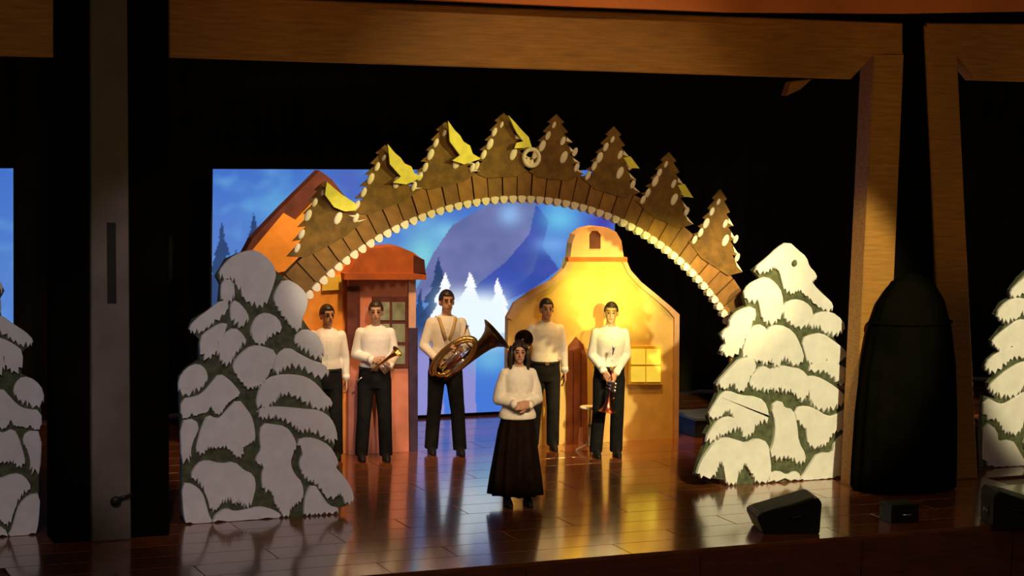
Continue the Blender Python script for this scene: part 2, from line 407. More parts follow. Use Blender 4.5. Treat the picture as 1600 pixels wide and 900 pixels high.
# ================================================================== SNOWY PINE CUTOUTS
def q(o, s, pts): return [(o[0]+x/s, o[1]+y/s) for x, y in pts]
A1 = lambda p: q((270, 380), 3.91, p); A2 = lambda p: q((400, 380), 3.91, p); A3 = lambda p: q((270, 600), 3.91, p); A4 = lambda p: q((400, 600), 3.91, p)
LOUT = [(354, 405), (375, 396), (397, 391), (414, 400), (430, 422), (446, 436), (470, 455), (478, 472), (468, 492), (482, 512), (494, 525), (502, 552), (503, 568), (515, 585), (500, 592), (505, 612), (516, 628), (513, 640), (520, 664), (523, 694), (519, 706), (528, 726), (541, 752), (549, 779), (540, 791), (510, 797), (492, 804), (488, 816), (400, 823), (290, 829), (283, 800), (284, 700), (281, 620), (280, 590), (293, 575), (312, 563), (312, 531), (296, 514), (302, 500), (342, 476), (345, 445), (338, 432)]
LCL = [A1([(345, 105), (420, 65), (500, 50), (580, 110), (615, 175), (600, 240), (575, 310), (550, 380), (500, 385), (440, 335), (400, 260), (360, 210), (300, 220), (285, 180)]),
 A1([(305, 235), (355, 235), (362, 300), (355, 350), (320, 365), (300, 330)]),
 A1([(105, 520), (150, 470), (220, 420), (300, 355), (330, 385), (290, 450), (220, 500), (160, 540), (120, 545)]),
 A1([(365, 355), (400, 380), (440, 430), (450, 470), (410, 512), (370, 485), (358, 430)]),
 A1([(490, 500), (520, 450), (570, 435), (630, 465), (650, 530), (600, 555), (560, 580), (540, 620), (500, 590), (480, 550)]),
 A1([(172, 580), (220, 540), (290, 500), (322, 500), (290, 560), (260, 630), (230, 690), (178, 705)]),
 A1([(290, 600), (320, 560), (370, 525), (410, 560), (435, 605), (390, 650), (360, 690), (330, 745), (300, 725), (272, 670)]),
 A1([(368, 740), (420, 680), (480, 635), (540, 640), (615, 665), (600, 740), (560, 800), (535, 860), (512, 880), (495, 850), (470, 890), (430, 850), (390, 800)]),
 A1([(42, 835), (90, 770), (150, 745), (190, 780), (200, 830), (160, 890), (110, 920), (45, 925)]),
 A3([(190, 50), (240, -10), (282, -62), (340, -22), (385, 30), (405, 60), (350, 90), (310, 130), (285, 182), (250, 172), (228, 112), (212, 150), (200, 172), (160, 172), (130, 192), (110, 165), (90, 200), (50, 205), (50, 95), (140, 80)]),
 A3([(148, 405), (165, 330), (190, 250), (215, 200), (250, 220), (290, 220), (340, 160), (395, 105), (430, 150), (465, 200), (482, 260), (488, 345), (465, 350), (440, 370), (410, 385), (420, 445), (385, 435), (350, 390), (300, 378), (250, 385), (205, 385), (172, 430)]),
 A3([(52, 228), (130, 225), (142, 280), (112, 330), (92, 400), (97, 470), (62, 485)]),
 A3([(108, 560), (150, 490), (200, 470), (290, 495), (370, 480), (420, 530), (480, 555), (492, 620), (472, 700), (460, 748), (430, 745), (400, 710), (372, 732), (350, 688), (330, 712), (290, 720), (260, 752), (235, 775), (220, 700), (190, 640), (150, 590)]),
 A3([(62, 608), (110, 620), (160, 660), (180, 720), (200, 800), (222, 840), (225, 880), (88, 885), (72, 780)]),
 A3([(235, 872), (270, 800), (320, 768), (370, 790), (440, 778), (520, 758), (570, 766), (630, 790), (650, 830), (600, 862)]),
 A2([(172, 225), (260, 275), (300, 335), (290, 400), (262, 450), (255, 540), (215, 500), (172, 450), (132, 390), (112, 340), (130, 290)]),
 A2([(250, 560), (300, 535), (360, 560), (390, 620), (402, 680), (380, 712), (320, 672), (270, 640), (240, 600)]),
 A2([(108, 740), (140, 680), (190, 645), (260, 690), (340, 730), (400, 745), (440, 800), (380, 825), (300, 772), (220, 750), (150, 772), (120, 800)]),
 A4([(18, 60), (40, 0), (110, -42), (220, -48), (300, -32), (360, 10), (400, 60), (452, 108), (440, 142), (400, 156), (330, 130), (270, 90), (200, 58), (140, 68), (110, 100), (80, 138), (20, 148), (8, 110)]),
 A4([(8, 162), (100, 148), (200, 155), (300, 165), (380, 170), (440, 210), (472, 280), (478, 358), (440, 342), (380, 300), (320, 278), (270, 290), (240, 260), (180, 218), (120, 196), (70, 200), (30, 205)]),
 A4([(38, 250), (100, 258), (170, 268), (210, 320), (232, 380), (200, 430), (190, 490), (220, 560), (262, 600), (272, 680), (250, 722), (220, 732), (190, 772), (176, 855), (160, 780), (130, 740), (110, 680), (90, 640), (50, 652), (38, 560), (60, 500), (20, 482), (0, 460), (40, 400), (28, 330)]),
 A4([(248, 350), (310, 336), (370, 348), (430, 380), (470, 440), (484, 490), (464, 512), (530, 580), (568, 650), (578, 702), (552, 735), (538, 680), (490, 660), (450, 702), (400, 640), (350, 588), (310, 580), (280, 530), (268, 470), (300, 420)]),
 A4([(308, 680), (340, 615), (380, 680), (430, 750), (505, 772), (440, 788), (370, 792), (340, 835), (298, 815), (300, 740)])]
B5 = lambda p: q((1080, 370), 4.5, p); B6 = lambda p: q((1200, 370), 4.5, p); B7 = lambda p: q((1080, 560), 4.286, p); B8 = lambda p: q((1200, 560), 4.286, p)
ROUT = [(1230, 380), (1246, 393), (1259, 405), (1264, 420), (1273, 430), (1266, 440), (1284, 456), (1297, 475), (1296, 486), (1309, 494), (1318, 511), (1305, 523), (1302, 528), (1320, 551), (1317, 561), (1306, 567), (1322, 580), (1328, 592), (1318, 602), (1306, 599), (1319, 616), (1317, 628), (1306, 641), (1326, 634), (1324, 690), (1316, 747), (1240, 756), (1140, 761), (1132, 750), (1087, 743), (1092, 722), (1104, 690), (1102, 678), (1110, 664), (1106, 650), (1122, 614), (1119, 600), (1142, 572), (1156, 555), (1125, 554), (1133, 536), (1127, 523), (1142, 508), (1146, 488), (1166, 478), (1162, 462), (1176, 446), (1190, 438), (1177, 423), (1203, 402), (1222, 385)]
RCL = [B6([(-104, 235), (0, 150), (60, 90), (132, 45), (190, 100), (252, 150), (268, 212), (325, 272), (312, 302), (282, 312), (330, 380), (400, 440), (438, 480), (430, 524), (370, 500), (300, 440), (250, 390), (200, 365), (160, 392), (120, 380), (100, 300), (80, 235), (40, 205), (0, 230), (-50, 252)]),
 B5([(365, 405), (400, 345), (470, 308), (520, 292), (580, 335), (622, 400), (628, 520), (600, 592), (540, 622), (500, 580), (488, 500), (470, 430), (420, 470)]),
 B6([(108, 480), (180, 448), (250, 468), (300, 520), (282, 600), (240, 642), (170, 622), (120, 580), (98, 530)]),
 B6([(288, 600), (320, 552), (400, 533), (470, 558), (530, 630), (490, 684), (430, 694), (390, 660), (330, 632), (292, 640)]),
 B5([(340, 520), (425, 498), (432, 560), (392, 640), (370, 700), (340, 760), (300, 832), (220, 830), (202, 790), (250, 750), (212, 702), (225, 668), (270, 640), (270, 580)]),
 B5([(400, 668), (460, 622), (510, 650), (532, 730), (512, 770), (490, 830), (470, 880), (400, 850), (350, 840)]),
 B7([(168, 172), (250, 80), (320, 8), (400, 0), (412, 60), (370, 130), (342, 205), (302, 212), (270, 150), (240, 192), (200, 192)]),
 [(1197, 515), (1215, 509), (1235, 519), (1246, 540), (1252, 562), (1240, 571), (1228, 564), (1219, 558), (1211, 577), (1202, 560), (1192, 572), (1185, 560), (1192, 538)],
 B6([(238, 722), (300, 698), (370, 688), (430, 730), (510, 788), (545, 832), (500, 862), (480, 892), (400, 880), (330, 902), (280, 890), (268, 830)]),
 [(1260, 576), (1280, 565), (1300, 568), (1322, 579), (1328, 592), (1318, 602), (1300, 592), (1292, 580), (1275, 581)],
 B8([(248, 130), (310, 128), (390, 168), (460, 218), (514, 270), (490, 302), (440, 332), (380, 352), (320, 330), (282, 300), (280, 220)]),
 B7([(420, 100), (470, 55), (520, 88), (560, 68), (610, 58), (660, 70), (720, 80), (765, 130), (765, 230), (742, 292), (700, 250), (660, 208), (612, 232), (590, 178), (560, 222), (520, 188), (490, 232), (470, 178), (440, 212), (400, 190), (388, 150)]),
 B7([(112, 385), (150, 320), (200, 240), (240, 226), (320, 258), (440, 268), (490, 318), (502, 425), (450, 430), (410, 450), (390, 512), (350, 534), (330, 470), (310, 440), (270, 372), (230, 340), (200, 372), (150, 402)]),
 B7([(98, 562), (108, 520), (160, 440), (200, 408), (260, 398), (305, 440), (290, 482), (240, 490), (190, 510), (160, 540)]),
 B7([(32, 785), (60, 700), (110, 620), (170, 548), (230, 538), (300, 558), (360, 578), (430, 542), (490, 568), (502, 650), (512, 740), (500, 825), (430, 832), (405, 770), (375, 720), (345, 688), (310, 750), (285, 800), (275, 845), (235, 852), (225, 760), (205, 700), (180, 688), (155, 740), (140, 790)]),
 B8([(18, 320), (70, 286), (92, 340), (150, 348), (172, 440), (182, 560), (232, 650), (220, 702), (170, 690), (120, 650), (60, 682), (8, 640), (40, 560), (50, 430)]),
 B8([(178, 338), (250, 328), (310, 350), (370, 390), (430, 400), (536, 335), (524, 470), (440, 480), (400, 540), (362, 592), (340, 560), (320, 602), (270, 580), (258, 470), (200, 430)]),
 B8([(520, 500), (506, 640), (494, 765), (400, 792), (300, 812), (208, 834), (240, 780), (290, 700), (330, 640), (430, 645), (445, 560)]),
 B8([(-6, 780), (60, 756), (120, 790), (170, 758), (202, 780), (192, 834), (-6, 842)])]
def snow_tree(name, outl, clumps, Y, label, knots=()):
    xs = [p[0] for p in outl]; base = onY((min(xs)+max(xs))/2, max(p[1] for p in outl), Y)
    t = empty(name, (base.x, Y, 0), 0, label, 'pine cutout', 'painted snowy pines standing on the stage')
    bm = bmesh.new(); P = trace(outl, Y, base.x); P = [(a, max(0, b)) for a, b in P]
    plate(bm, P, 0, .07); bmesh.ops.recalc_face_normals(bm, faces=bm.faces); bmesh.ops.triangulate(bm, faces=[f for f in bm.faces if len(f.verts) > 4])
    fin('board', bm, PINE, t)
    for ci, c in enumerate(clumps):
        dy_ = .0022*(ci % 8)
        for gr_, jg_ in ((.022, .045), (.022, .03), (.016, .04), (.016, .02), (.010, .02), (.010, .01), (.004, 0), (0, 0)):
            P = grow(chaikin(trace(c, Y, base.x), 1), gr_)
            if jg_: P = jag(P, jg_, .13)
            P = clean([(a, max(.004, b)) for a, b in P])
            if not crosses(P): break
        bm = puff(P, -.022-dy_, .0, .007, .008) if not (crosses(grow(P, -.010)) or crosses(grow(P, -.018))) else puff(P, -.0305-dy_, .0, 0, 0)
        fin('snow_clump', bm, SNOW, t, False)
    for (x, y, r) in knots:
        p = onY(x, y, Y-.05); bm = bmesh.new(); ell(bm, (p.x-base.x, -.048, p.z), (r, .012, r*1.2)); fin('knot', bm, PINE, t, True)
    for s in (-.5, .5):
        bm = bmesh.new(); box(bm, s-.03, s+.03, .07, .11, .05, 1.5); box(bm, s-.03, s+.03, .07, .22, 0, .05); fin('brace', bm, GOLD, t)
    return t
TL = snow_tree('snowy_pine', LOUT, LCL, .40, 'tall snowy pine cutout in lavender grey shade at left of the musicians')
TR = snow_tree('snowy_pine', ROUT, RCL, .48, 'brightly lit cream snowy pine cutout at right, behind the wedge speaker', [(1242, 411, .03)])
def mirrored(t, cx, label, sc):
    """a turned-round twin of a cutout in the side bay: every mesh flipped, not scaled by the object"""
    c = copy_tree(t); c['label'] = label
    for ch in c.children:
        me = ch.data.copy(); ch.data = me
        for v in me.vertices: v.co.x *= -sc; v.co.z *= sc
        me.flip_normals()
    c.location.x = cx
    return c
lx = onY(70, 700, .40).x; rx = onY(1537, 620, .48).x
mirrored(TL, lx-(TL.location.x-onY(281, 620, .40).x), 'dim grey snowy pine cutout cut off by the left edge', .96)
mirrored(TR, rx+(onY(1326, 620, .48).x-TR.location.x)*1.05, 'cream snowy pine cutout cut off by the right edge', 1.05)

# ================================================================== ARCH OF BOARDS WITH EIGHT PINES
AX, AY, RI, RO = 0.28, .72, 3.02, 3.33
arch = empty('candle_arch', (AX, AY, 0), 0, 'brown golden wooden arch topped with eight small pines over the musicians', 'arch')
bm = bmesh.new(); n = 72
for rr, y0, y1 in ((RI+.012, .0, .10),):
    pa = [(math.cos(PI*i/n), math.sin(PI*i/n)) for i in range(n+1)]
    rings = [[bm.verts.new((c*r, y, s*r)) for (r, y) in ((RI+.01, y0+.02), (RO-.01, y0+.02), (RO-.01, y1), (RI+.01, y1))] for c, s in pa]
    for a, b in zip(rings, rings[1:]):
        for k in range(4): bm.faces.new((a[k], a[(k+1) % 4], b[(k+1) % 4], b[k]))
    bm.faces.new(rings[0]); bm.faces.new(rings[-1][::-1])
fin('core', bm, mat('dark_arch_core', (.15, .07, .02), .8), arch)
NP = 62; da = PI/NP
bm = bmesh.new(); g = .012
for i in range(2):
    pass
def wedge(bm, r0, r1, a0, a1, y0, y1):
    v = [bm.verts.new((r*math.cos(a), y, r*math.sin(a))) for y in (y0, y1) for r, a in ((r0, a0), (r1, a0), (r1, a1), (r0, a1))]
    for f in ((0, 1, 2, 3), (7, 6, 5, 4), (0, 4, 5, 1), (1, 5, 6, 2), (2, 6, 7, 3), (3, 7, 4, 0)): bm.faces.new([v[k] for k in f])
wedge(bm, RI, RO, .0022, da-.0022, -.02, .022)
bmesh.ops.recalc_face_normals(bm, faces=bm.faces); pm = bpy.data.meshes.new('panel'); bm.to_mesh(pm); bm.free(); pm.materials.append(ARCHM)
for i in range(NP):
    o = link('panel', pm, None, arch); o.rotation_euler = (0, -i*da, 0); o.location.y = -.006*(i % 2)
NT = 96; dt = PI/NT
bm = bmesh.new()
for sgn, y in ((0, -.03),):
    P = [(RI-.045, dt*.5), (RI-.03, dt*.22), (RI+.01, dt*.06), (RI+.03, dt*.12), (RI+.035, dt*.5), (RI+.03, dt*.88), (RI+.01, dt*.94), (RI-.03, dt*.78)]
    plate(bm, [(r*math.cos(a), r*math.sin(a)) for r, a in P], -.045, .03)
bmesh.ops.recalc_face_normals(bm, faces=bm.faces); tm = bpy.data.meshes.new('scallop'); bm.to_mesh(tm); bm.free(); tm.materials.append(SPOTM)
for i in range(NT):
    o = link('scallop', tm, None, arch); o.rotation_euler = (0, -i*dt, 0)
# the pines: peak pixel, half width, lean, foot radius
PK = [(505, 283, .40, -.03), (600, 226, .38, -.02), (694, 190, .37, -.01), (785, 176, .36, 0), (867, 178, .34, .01), (957, 197, .34, .02), (1043, 237, .34, .03), (1123, 295, .33, .03)]
SPT = [(-.10, .36, .8), (-.17, .54, 1), (-.24, .74, .85), (.10, .46, .8), (.12, .72, 1.1), (-.30, .90, .8), (-.02, .20, .6), (.26, .60, .8), (.30, .86, .8)]
for k, (px, py, hw, lean) in enumerate(PK):
    p = onY(px, py, AY); x = p.x-AX; z = p.z
    rb = RO-.02; xb = x-lean
    zb = math.sqrt(max(.2, rb*rb-xb*xb)); hh = max(.50, z-zb); zb = z-hh
    T = 6; Lf = []; Rg = []
    for i in range(T):
        y0 = i/T; y1 = (i+1)/T
        w0 = hw*(.10+.90*y0)*.70 if i else 0; w1 = hw*(.12+.88*y1)
        Rg += [(w0, y0), (w1, y1-.03)]; Lf += [(-w0, y0), (-w1, y1-.03)]
    slope = -xb/rb
    O = Rg+[(hw*.5, 1.12), (-hw*.5, 1.12)]+Lf[::-1]
    f = lambda u, v: (xb+u+lean*(1-v), z-hh*v+slope*u*max(0, v)*.75)
    bm = bmesh.new(); plate(bm, [f(u, v) for u, v in clean(O)], -.035, -.021)
    bmesh.ops.recalc_face_normals(bm, faces=bm.faces); bmesh.ops.triangulate(bm, faces=[q_ for q_ in bm.faces if len(q_.verts) > 4])
    pine = fin('pine', bm, ARCHT, arch)
    for j, (u, v, s) in enumerate(SPT):
        if k in (0, 1, 2, 3) and j in (3, 7): continue
        c = f(u*.86*hw/.34+random.uniform(-.012, .012), v+random.uniform(-.03, .03)); bm = bmesh.new()
        mm = Matrix.Rotation(.42, 4, 'Y')
        ell(bm, (c[0], -.038, c[1]), (.034*s, .016, .062*s), 10, 6, mm)
        fin('snow_spot', bm, SPOTM, pine, True)
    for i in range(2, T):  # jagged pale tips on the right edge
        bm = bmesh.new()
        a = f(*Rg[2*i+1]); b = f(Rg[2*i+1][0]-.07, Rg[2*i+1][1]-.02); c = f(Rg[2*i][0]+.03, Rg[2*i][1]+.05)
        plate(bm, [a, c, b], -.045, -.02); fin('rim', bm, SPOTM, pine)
    if k < 4:              # yellow light on the right edge, painted on an added board
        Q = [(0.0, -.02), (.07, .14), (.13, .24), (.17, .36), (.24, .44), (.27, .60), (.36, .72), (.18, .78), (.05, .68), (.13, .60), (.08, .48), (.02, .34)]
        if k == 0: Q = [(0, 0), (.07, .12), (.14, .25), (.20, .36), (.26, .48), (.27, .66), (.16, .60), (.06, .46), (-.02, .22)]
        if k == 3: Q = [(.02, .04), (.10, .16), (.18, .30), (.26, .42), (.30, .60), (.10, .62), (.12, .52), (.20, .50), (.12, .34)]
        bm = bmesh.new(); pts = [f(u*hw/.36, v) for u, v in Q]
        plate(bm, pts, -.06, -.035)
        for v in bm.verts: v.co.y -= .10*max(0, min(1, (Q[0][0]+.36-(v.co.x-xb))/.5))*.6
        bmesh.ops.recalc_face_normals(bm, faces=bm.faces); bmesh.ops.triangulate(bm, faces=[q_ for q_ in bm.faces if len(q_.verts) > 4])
        tag(fin('yellow_lit_facet', bm, YEL_LIT, pine), 'yellow light on the right edge of the pine, painted on a board')
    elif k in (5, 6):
        bm = bmesh.new(); plate(bm, [f(.12, .50), f(.20, .46), f(.31, .62), f(.20, .64)], -.055, -.03); fin('yellow_lit_facet', bm, YEL_LIT, pine)  # yellow light spots on these pines, painted on small plates
p = onY(827, 246, AY)
bm = bmesh.new(); seg = 20
pts = [Vector((p.x-AX+.085*math.cos(2*PI*i/seg), -.05, p.z+.085*math.sin(2*PI*i/seg))) for i in range(seg+1)]
ring_tube(bm, pts, .022, 8, False); tag(fin('ring', bm, SPOTM, arch, True), 'pale round ring between two pines')

# ================================================================== SET HOUSES
def flat(name, pts, Y, yf, yb, mt, parent, ox, ch=0, label=None):
    bm = bmesh.new(); P = trace(pts, Y, ox)
    if ch: P = [(a, max(0, b)) for a, b in chaikin(P, ch)]
    plate(bm, P, yf, yb); bmesh.ops.recalc_face_normals(bm, faces=bm.faces); bmesh.ops.triangulate(bm, faces=[f for f in bm.faces if len(f.verts) > 4])
    o = fin(name, bm, mt, parent)
    if label: o['label'] = label
    return o
H_OR = mat('orange_house_paint', (.85, .34, .05), .75, var=.18, scale=5)
H_PK = mat('pink_house_paint', (.66, .235, .155), .75, var=.14, scale=5)
H_RF = mat('orange_roof_paint', (.50, .125, .03), .75, var=.2, scale=6)
H_DK = mat('dark_red_paint', (.10, .022, .018), .7, var=.3, scale=8)
H_PP = mat('dark_purple_shade', (.055, .03, .075), .7, var=.3, scale=8)
H_GR = mat('grey_green_pane', (.26, .28, .20), .35, var=.35, scale=9)
H_YB = mat('yellow_house_paint', (.86, .60, .08), .7, var=.1, scale=6)
HY = 3.35; h0 = onY(560, 700, HY)
H1 = empty('set_house', (h0.x, HY, 0), 0, 'orange and pink gabled stage house behind the two left musicians', 'stage house')
flat('gable_wall', [(402, 392), (498, 283), (562, 356), (562, 712), (402, 722)], HY, .0, .08, H_OR, H1, h0.x)
flat('gable_roof', [(378, 398), (392, 372), (440, 322), (497, 266), (516, 280), (566, 345), (556, 360), (499, 296), (448, 350), (412, 418), (392, 408)], HY, -.06, .10, H_DK, H1, h0.x)
flat('gable_panel', [(388, 394), (440, 332), (462, 345), (455, 420), (430, 425)], HY, -.075, .02, H_OR, H1, h0.x)
flat('wing_wall', [(540, 424), (642, 424), (642, 709), (540, 714)], HY, -.10, .06, H_PK, H1, h0.x)
rf = flat('wing_roof', [(532, 427), (548, 402), (560, 386), (612, 382), (636, 392), (652, 404), (653, 427)], HY, -.20, .08, H_RF, H1, h0.x)
flat('eave_end', [(636, 396), (652, 403), (654, 426), (636, 424)], HY, -.22, -.20, H_DK, rf, h0.x)
flat('eave_board', [(528, 424), (655, 424), (655, 434), (528, 434)], HY, -.22, -.10, H_RF, H1, h0.x)
flat('yellow_patch', [(502, 432), (534, 430), (534, 452), (502, 454)], HY, -.03, .0, H_YB, H1, h0.x)  # plain yellow plate on the gable wall
flat('shutter', [(536, 446), (556, 446), (556, 545), (536, 545)], HY, -.14, -.10, H_DK, H1, h0.x)
win = flat('window_frame', [(576, 462), (632, 462), (632, 572), (576, 572)], HY, -.13, -.10, H_DK, H1, h0.x)
for a in range(2):
    for b in range(3):
        x0 = 582+a*24; y0 = 470+b*34
        flat('pane', [(x0, y0), (x0+20, y0), (x0+20, y0+28), (x0, y0+28)], HY, -.14, -.13, H_GR, win, h0.x)
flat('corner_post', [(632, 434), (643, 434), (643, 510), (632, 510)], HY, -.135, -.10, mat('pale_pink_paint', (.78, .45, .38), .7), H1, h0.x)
flat('corner_post', [(632, 510), (646, 510), (646, 709), (634, 709)], HY, -.135, -.10, H_PP, H1, h0.x)  # dark strip standing in for the wing's side face in shade
HB = mat('cream_orange_house_paint', (.75, .49, .15), .75, var=.14, scale=4)
HBT = mat('pale_peach_paint', (.66, .40, .24), .7, var=.1)
GY = 3.15; g0 = onY(925, 690, GY)
H2 = empty('set_house', (g0.x, GY, 0), 0, 'glowing yellow orange stage house with bell shaped gable at right', 'stage house')
BODY = [(1056, 700), (1058, 492), (1046, 480), (1022, 460), (1000, 442), (984, 424), (974, 404), (886, 404), (882, 420), (862, 440), (832, 456), (806, 474), (794, 496), (791, 705)]
flat('facade', BODY, GY, 0, .09, HB, H2, g0.x)
flat('edge_strip', [(1051, 698), (1058, 698), (1060, 491), (1046, 478), (1022, 458), (1000, 440), (984, 422), (976, 404), (970, 408), (980, 428), (998, 448), (1020, 465), (1042, 484), (1052, 496)], GY, -.03, 0, HBT, H2, g0.x)
flat('edge_strip', [(886, 404), (880, 419), (860, 437), (830, 452), (802, 472), (791, 496), (799, 500), (810, 480), (834, 461), (866, 444), (888, 424), (894, 408)], GY, -.03, 0, HBT, H2, g0.x)
cu = flat('cupola', [(888, 404), (891, 380), (896, 366), (908, 357), (925, 353), (946, 355), (960, 362), (968, 376), (972, 404)], GY, -.05, .09, HBT, H2, g0.x)
flat('cornice', [(884, 401), (976, 401), (976, 408), (884, 408)], GY, -.07, 0, H_RF, H2, g0.x)
flat('bell_opening', [(918, 388), (918, 366), (922, 360), (930, 360), (935, 366), (935, 388)], GY, -.06, -.05, H_DK, cu, g0.x)
dr = flat('door', [(884, 699), (884, 560), (888, 540), (899, 526), (910, 538), (916, 560), (917, 698)], GY, -.025, 0, mat('brown_door_paint', (.20, .055, .016), .6, var=.3, scale=6), H2, g0.x)
for x in (894, 906): flat('door_groove', [(x, 690), (x, 550), (x+1.2, 550), (x+1.2, 690)], GY, -.03, -.025, H_DK, dr, g0.x)
wn = flat('window_frame', [(980, 540), (1034, 540), (1034, 600), (980, 600)], GY, -.03, 0, H_YB, H2, g0.x)
WY = mat('lit_window_pane', (.9, .75, .1), .5, emit=(1, .72, .07), est=.55)
for a in range(2):
    for b in range(2):
        x0 = 984+a*24; y0 = 545+b*27
        flat('pane', [(x0, y0), (x0+22, y0), (x0+22, y0+24), (x0, y0+24)], GY, -.036, -.03, WY, wn, g0.x)
for t in (H1, H2):
    for s in (-.5, .5):
        bm = bmesh.new(); box(bm, s-.03, s+.03, .10, .14, .05, 1.6); box(bm, s-.03, s+.03, .10, .6, 0, .05); fin('brace', bm, GOLD, t)

# ================================================================== PEOPLE
def hand(bm, wrist, d, nrm, side, curl=.5, k=1.0):
    """palm, four fingers of unequal length and a thumb leaving the side of the palm"""
    wrist = Vector(wrist); d = Vector(d).normalized(); nrm = Vector(nrm); nrm = (nrm-d*nrm.dot(d)).normalized(); s = d.cross(nrm)*side
    for j in range(4):
        o = (j-1.5)*.021*k
        capsule(bm, wrist+d*.012*k+s*o*.7, wrist+d*.088*k+s*o, .0145*k, .0135*k, 8)
    for j, ln in enumerate((.070, .080, .074, .058)):
        p = wrist+d*.088*k+s*(1.5-j)*.0225*k; a = 0
        for ph, fr in enumerate((.45, .32, .23)):
            a += curl*(.5+.35*ph)
            q2 = p+(d*math.cos(a)+nrm*math.sin(a))*ln*fr*k
            capsule(bm, p, q2, .0098*k-.0007*ph, .0092*k-.0007*ph, 8); p = q2
    p = wrist+d*.030*k+s*.030*k
    q2 = p+(d*.55+s*.62+nrm*.35).normalized()*.042*k; capsule(bm, p, q2, .014*k, .0115*k, 8)
    q3 = q2+(d*.85+s*.1+nrm*.5*(.4+curl)).normalized()*.034*k; capsule(bm, q2, q3, .0112*k, .0095*k, 8)
def person(loc, rz, h, label, pose, woman=False, shirt=WHITE, turn=0.0, nod=0.0):
    t = empty('person', loc, rz, label, 'person')
    k = h/1.75
    V = lambda p: Vector(p)*k
    sh = .142 if woman else .162
    hipx = .09
    E = {-1: V(pose['el'][0]), 1: V(pose['el'][1])}; W = {-1: V(pose['wr'][0]), 1: V(pose['wr'][1])}
    HD = pose['hd']; HN = pose['hn']; cu_ = pose.get('curl', (.5, .5))
    SH = {s: V((s*sh, .005, 1.405)) for s in (-1, 1)}
    fx = pose.get('feet', ((-.12, 0), (.12, 0)))
    FT = {-1: V((fx[0][0], fx[0][1], 0)), 1: V((fx[1][0], fx[1][1], 0))}
    KN = {s: V((s*hipx*.5, -.03, .485))+FT[s]*.5+V((0, 0, 0)) for s in (-1, 1)}
    AN = {s: FT[s]+V((0, .02, .085)) for s in (-1, 1)}
    HP = {s: V((s*hipx, 0, .91)) for s in (-1, 1)}
    tw = .88 if woman else .94
    tors = [(.84, .145*tw*1.06, .10), (.93, .165*tw*1.04, .115), (1.03, .145*tw, .10), (1.12, .135*tw, .098), (1.24, .155*tw, .112), (1.34, .172*tw, .115), (1.41, .165*tw, .10), (1.455, .118*tw, .078), (1.485, .066, .062)]
    def torso(bm, off, z0=0, z1=9):
        loft(bm, [(z*k, 0, 0, (rx+off)*k, (ry+off)*k) for z, rx, ry in tors if z0 <= z <= z1])
    # --- body: one continuous skin
    bm = bmesh.new(); torso(bm, 0)
    hc = V((0, -.012, 1.632)); HM = Matrix.Rotation(turn, 4, 'Z') @ Matrix.Rotation(nod, 4, 'X')
    hp = lambda x, y, z: hc+(HM @ Vector((x, y, z)))*k
    capsule(bm, V((0, .012, 1.44)), V((0, 0, 1.56)), .052*k, .05*k)
    ell(bm, hp(0, .012, .022), (.073*k, .092*k, .094*k), 20, 14, HM)
    ell(bm, hp(0, -.022, -.045), (.055*k, .062*k, .072*k), 16, 12, HM)
    ell(bm, hp(0, -.052, -.092), (.026*k, .024*k, .022*k), 10, 8, HM)
    capsule(bm, hp(0, -.080, .018), hp(0, -.102, -.022), .009*k, .014*k, 8)
    for s in (-1, 1):
        ell(bm, hp(s*.076, .012, -.012), (.010*k, .020*k, .032*k), 10, 8, HM)
        ell(bm, hp(s*.03, -.070, .030), (.022*k, .014*k, .009*k), 10, 8, HM)
        capsule(bm, SH[s], E[s], .046*k*tw, .038*k*tw); capsule(bm, E[s], W[s], .040*k*tw, .027*k*tw)
        hand(bm, W[s], HD[0 if s < 0 else 1], HN[0 if s < 0 else 1], s, cu_[0 if s < 0 else 1], k*1.02)
        capsule(bm, HP[s], KN[s], .082*k, .055*k); capsule(bm, KN[s], KN[s]*.6+AN[s]*.4+V((0, .02, 0)), .053*k, .052*k); capsule(bm, KN[s]*.6+AN[s]*.4+V((0, .02, 0)), AN[s], .052*k, .036*k)
        capsule(bm, AN[s]+V((0, .02, -.045)), FT[s]+V((0, -.11, .026)), .028*k, .018*k)
    remesh('body', bm, .0062, SKIN, t, 2)
    # --- face
    for s in (-1, 1):
        bm = bmesh.new(); ell(bm, hp(s*.029, -.080, .008), (.013*k, .008*k, .0075*k), 10, 8, HM); fin('eye', bm, EYE, t, True)
        bm = bmesh.new(); capsule(bm, hp(s*.014, -.088, .034), hp(s*.045, -.078, .036), .005*k, .004*k, 8); fin('eyebrow', bm, HAIR, t, True)
    bm = bmesh.new(); ell(bm, hp(0, -.082, -.056), (.023*k, .010*k, .0085*k), 12, 8, HM); fin('mouth', bm, LIP, t, True)
    # --- hair
    bm = bmesh.new()
    vs = ell(bm, (0, 0, 0), (.084, .104, .108), 28, 20)
    dele = []
    for f in bm.faces:
        c = f.calc_center_median(); y = c.y; z = c.z
        lim = .052 if y < -.055 else (.0 if y < .0 else (-.03 if y < .03 else -.075))
        if abs(c.x) < .05 and y < -.02: lim = max(lim, .045)
        if z < lim: dele.append(f)
    bmesh.ops.delete(bm, geom=dele, context='FACES')
    for v in bm.verts: v.co = hp(v.co.x, v.co.y+.014, v.co.z+.024)
    geo = bmesh.ops.solidify(bm, geom=bm.faces[:], thickness=.014*k)
